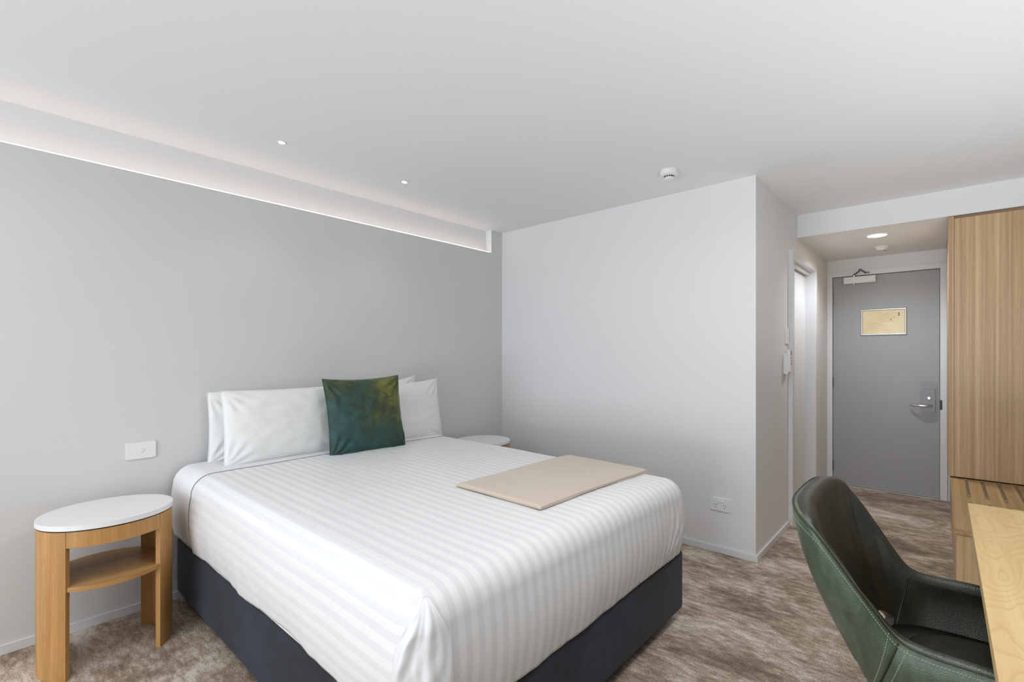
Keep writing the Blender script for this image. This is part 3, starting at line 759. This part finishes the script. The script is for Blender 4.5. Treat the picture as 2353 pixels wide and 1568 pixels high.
bl = obj('folded_blanket', bm, M['blanket'], None, smooth=False); autosmooth(bl, 50)
tag(bl, 'beige wool blanket folded flat across the foot of the bed', 'blanket')

# ------------------------------------------------------------------ chair
CX = -1.50
ch = thing('leather_tub_chair', 'dark green leather tub chair tucked under the desk', 'chair', (CX, -3.02, 0))
rim = [(0, -2.668, .868), (.12, -2.672, .868), (.185, -2.681, .864), (.232, -2.697, .856), (.262, -2.718, .845), (.279, -2.745, .825), (.280, -2.785, .775), (.274, -2.826, .715), (.262, -2.865, .658), (.256, -2.912, .602),
       (.262, -2.965, .590), (.268, -3.05, .590), (.268, -3.16, .585), (.255, -3.25, .572), (.228, -3.31, .545)]
bot = [(0, -2.850, .40), (.035, -2.850, .40), (.07, -2.850, .40), (.10, -2.849, .40), (.125, -2.847, .40), (.145, -2.845, .40), (.16, -2.843, .40), (.174, -2.842, .40), (.186, -2.844, .40), (.196, -2.853, .40),
       (.206, -2.93, .40), (.208, -3.05, .40), (.207, -3.16, .40), (.198, -3.25, .405), (.18, -3.30, .41)]
inb = [(0, -2.856, .462), (.025, -2.857, .462), (.045, -2.858, .462), (.065, -2.860, .462), (.08, -2.862, .462), (.095, -2.864, .462), (.108, -2.868, .462), (.12, -2.873, .462), (.132, -2.879, .462), (.143, -2.887, .462),
       (.178, -2.94, .462), (.194, -3.03, .462), (.197, -3.14, .462), (.190, -3.23, .462), (.175, -3.28, .462)]
NT = len(rim)-1; PER = 8; half_n = NT*PER; K = 26
def sect(q):
    """q in -half_n..half_n ; returns outer list, rim list, inner list (top to bottom)"""
    t = abs(q)/PER; sg = 1 if q >= 0 else -1
    P = Vector(interp(rim, t)); B = Vector(interp(bot, t)); I = Vector(interp(inb, t))
    dt = 0.05; Pa = Vector(interp(rim, max(0, t-dt))); Pb = Vector(interp(rim, min(NT, t+dt)))
    tg = (Pb-Pa); tg.z = 0
    if t < 0.5: tg = Vector((1, -0.02, 0))
    tg.normalize(); nrm = Vector((-tg.y, tg.x, 0))      # outward in plan for the +x half
    cz = (P.z-0.40)/0.468
    outer = []; Pw = P + nrm*0.004 - Vector((0, 0, 0.008))
    bl_ = 0.032 if t < 9 else 0.026
    for k in range(K+1):
        f_ = k/K; p = Pw.lerp(B, f_) + nrm*(bl_*sin(pi*f_**0.85)) 
        outer.append(p)
    thk = 0.050 - 0.018*min(1.0, max(0.0, (t-2.5)/3.0))
    # direction from outer rim to inner rim, leaning upward a little at the top of the arms
    Q = P - nrm*thk - Vector((0, 0, 0.006))
    rimc = []
    for k in range(9):
        f_ = k/8; rimc.append(P.lerp(Q, f_) + Vector((0, 0, 0.010*sin(pi*f_)**0.8)))
    inner = []; Qw = Q - nrm*0.003 - Vector((0, 0, 0.010))
    for k in range(K+1):
        f_ = k/K; p = Qw.lerp(I, f_) + nrm*(0.014*sin(pi*f_)); inner.append(p)
    def mm(p): return Vector((CX + sg*p.x, p.y, p.z))
    return [mm(p) for p in outer], [mm(p) for p in rimc], [mm(p) for p in inner], (mm(P), Vector((sg*nrm.x, nrm.y, 0)))
secs = [sect(q) for q in range(-half_n, half_n+1)]
nS = len(secs)
def strip(lists, skip=None):
    bm = bmesh.new(); V_ = [[bm.verts.new(p) for p in l] for l in lists]
    for a in range(len(V_)-1):
        for k in range(len(V_[0])-1):
            if skip and skip(a, k): continue
            bm.faces.new((V_[a][k], V_[a+1][k], V_[a+1][k+1], V_[a][k+1]))
    return bm, V_
mid = half_n; hu = 68; hk0o, hk1o = 21, K; hk0, hk1 = 23, K
def inhole(a, k, k0, k1): return mid-hu <= a < mid+hu and k0 <= k < k1
jn = 9*PER   # index offset of the seam between back and arm
def sub(a0, a1): return secs[a0:a1+1]
parts = [('backrest_shell', mid-jn, mid+jn, True), ('arm', 0, mid-jn, False), ('arm', mid+jn, nS-1, False)]
bkr = None
def outer_full(s): return s[0][::-1] + s[1][:2]
for nm, a0, a1, hole in parts:
    ss = sub(a0, a1); sk = None
    if hole:
        n0 = K  # outer reversed: index k in list ↔ outer index K-k
        def sk(a, k, a0=a0): 
            return (mid-hu <= a+a0 < mid+hu) and (K-hk1o <= k < K-hk0o) and k < K
    bm, V_ = strip([outer_full(s) for s in ss], sk)
    o = obj(nm, bm, M['lout'], ch, smooth=True, loc=None); 
    for v in o.data.vertices: v.co -= Vector(ch.location)
    if nm == 'arm' : o['label'] = 'green leather arm'
    skf = (lambda a, k, a0=a0: (mid-hu <= a+a0 < mid+hu) and hk0 <= k < hk1) if hole else None
    bm, V_ = strip([s[1][1:] + s[2] for s in ss], None if not hole else (lambda a, k, a0=a0: (mid-hu <= a+a0 < mid+hu) and hk0 <= k-8 < hk1))
    if a0 == 0 or a1 == nS-1:   # close the arm front
        e = ss[0] if a0 == 0 else ss[-1]
        loop = outer_full(e) + e[1][2:] + e[2]; vs_ = [bm.verts.new(p) for p in loop]; ff = bm.faces.new(vs_)
        bmesh.ops.triangulate(bm, faces=[ff])
    if hole:   # line the slot between back and seat
        def O(a, k): return secs[a][0][k]
        def I_(a, k): return secs[a][2][k]
        ka = [(mid-hu+i) for i in range(2*hu+1)]
        for (ko, ki) in ((hk0o, hk0), (hk1o, hk1)):
            A = [bm.verts.new(O(a, ko)) for a in ka]; B = [bm.verts.new(I_(a, ki)) for a in ka]
            for i in range(2*hu): bm.faces.new((A[i], A[i+1], B[i+1], B[i]))
        for a in (mid-hu, mid+hu):
            q = [bm.verts.new(O(a, hk0o)), bm.verts.new(O(a, hk1o)), bm.verts.new(I_(a, hk1)), bm.verts.new(I_(a, hk0))]; bm.faces.new(q)
    for v in bm.verts: v.co -= Vector(ch.location)
    l_ = obj('inner_lining', bm, M['lin'], o, smooth=True); l_['label'] = 'near-black inner leather'
# piping along rim crease and across the two seams
off = Vector(ch.location)
bm = bmesh.new(); tube(bm, [s[3][0] + s[3][1]*0.004 + Vector((0,0,-0.001)) - off for s in secs], 0.0022, 8); obj('rim_piping', bm, M['lin'], ch, smooth=True)
for a in (mid-jn, mid+jn):
    bm = bmesh.new(); tube(bm, [p - off for p in secs[a][0]], 0.0022, 8); obj('side_seam', bm, M['lin'], ch, smooth=True)
    bm = bmesh.new(); tube(bm, [p - off for p in secs[a][2]], 0.0022, 8); obj('inner_seam', bm, M['lin'], ch, smooth=True)
# stitching beside the piping
bm = bmesh.new(); path = []
for s in secs: p = s[0][1].lerp(s[0][0], 0.15); path.append(p + s[3][1]*0.0012 - off)
def dashes(bm, path, r=0.0010, on=0.0042, pitch=0.0066):
    L_ = [0]
    for p, q in zip(path, path[1:]): L_.append(L_[-1] + (q-p).length)
    d = 0; i = 0
    def at(s_):
        import bisect
        k = min(len(L_)-2, max(0, bisect.bisect(L_, s_)-1)); t = (s_-L_[k])/max(1e-9, L_[k+1]-L_[k]); return path[k].lerp(path[k+1], t)
    while d + on < L_[-1]:
        tube(bm, [at(d), at(d+on)], r, 5); d += pitch
dashes(bm, path)
for a in (mid-jn-3, mid-jn+3, mid+jn-3, mid+jn+3): dashes(bm, [p - off + Vector((0,0,0)) for p in secs[a][0]])
o = obj('stitching', bm, M['thread'], ch); o['kind'] = 'stuff'
# seat
bm = bmesh.new(); n = 72
def seat_out(a, k):
    x = cos(a); y = sin(a); e = (abs(x)**2.6 + abs(y)**2.6)**(-1/2.6)
    return x*e*0.205*k, -3.105 - (-3.02) + y*e*0.205*k
rings = []
for k, z in ((0.86, .385), (0.97, .395), (1.0, .41), (1.0, .438), (0.98, .450), (0.90, .460), (0.6, .466), (0.25, .464)):
    rings.append([bm.verts.new((*seat_out(2*pi*i/n, k), z)) for i in range(n)])
for A, B in zip(rings, rings[1:]):
    for i in range(n): bm.faces.new((A[i], A[(i+1)%n], B[(i+1)%n], B[i]))
bm.faces.new(rings[0][::-1]); bm.faces.new(rings[-1])
obj('seat', bm, M['lin'], ch, smooth=True)
bm = bmesh.new(); lathe(bm, [(0, .40), (.09, .40), (.09, .375), (.03, .36), (.03, .10), (.04, .08), (0, .08)], (0, -0.05, 0)); obj('pedestal', bm, M['dark'], ch, smooth=False)
for k in range(4):
    a = pi/4 + k*pi/2; bm = bmesh.new()
    tube(bm, [(0.02*cos(a), -0.05+0.02*sin(a), 0.10), (0.15*cos(a), -0.05+0.15*sin(a), 0.07), (0.28*cos(a), -0.05+0.28*sin(a), 0.016)], [0.018, 0.015, 0.011], 12)
    lg = obj('leg', bm, M['dark'], ch, smooth=True)
    obj('glide', cy((0.28*cos(a), -0.05+0.28*sin(a), 0.006), (0,0,1), 0.014, 0.012, 20), M['black'], lg)
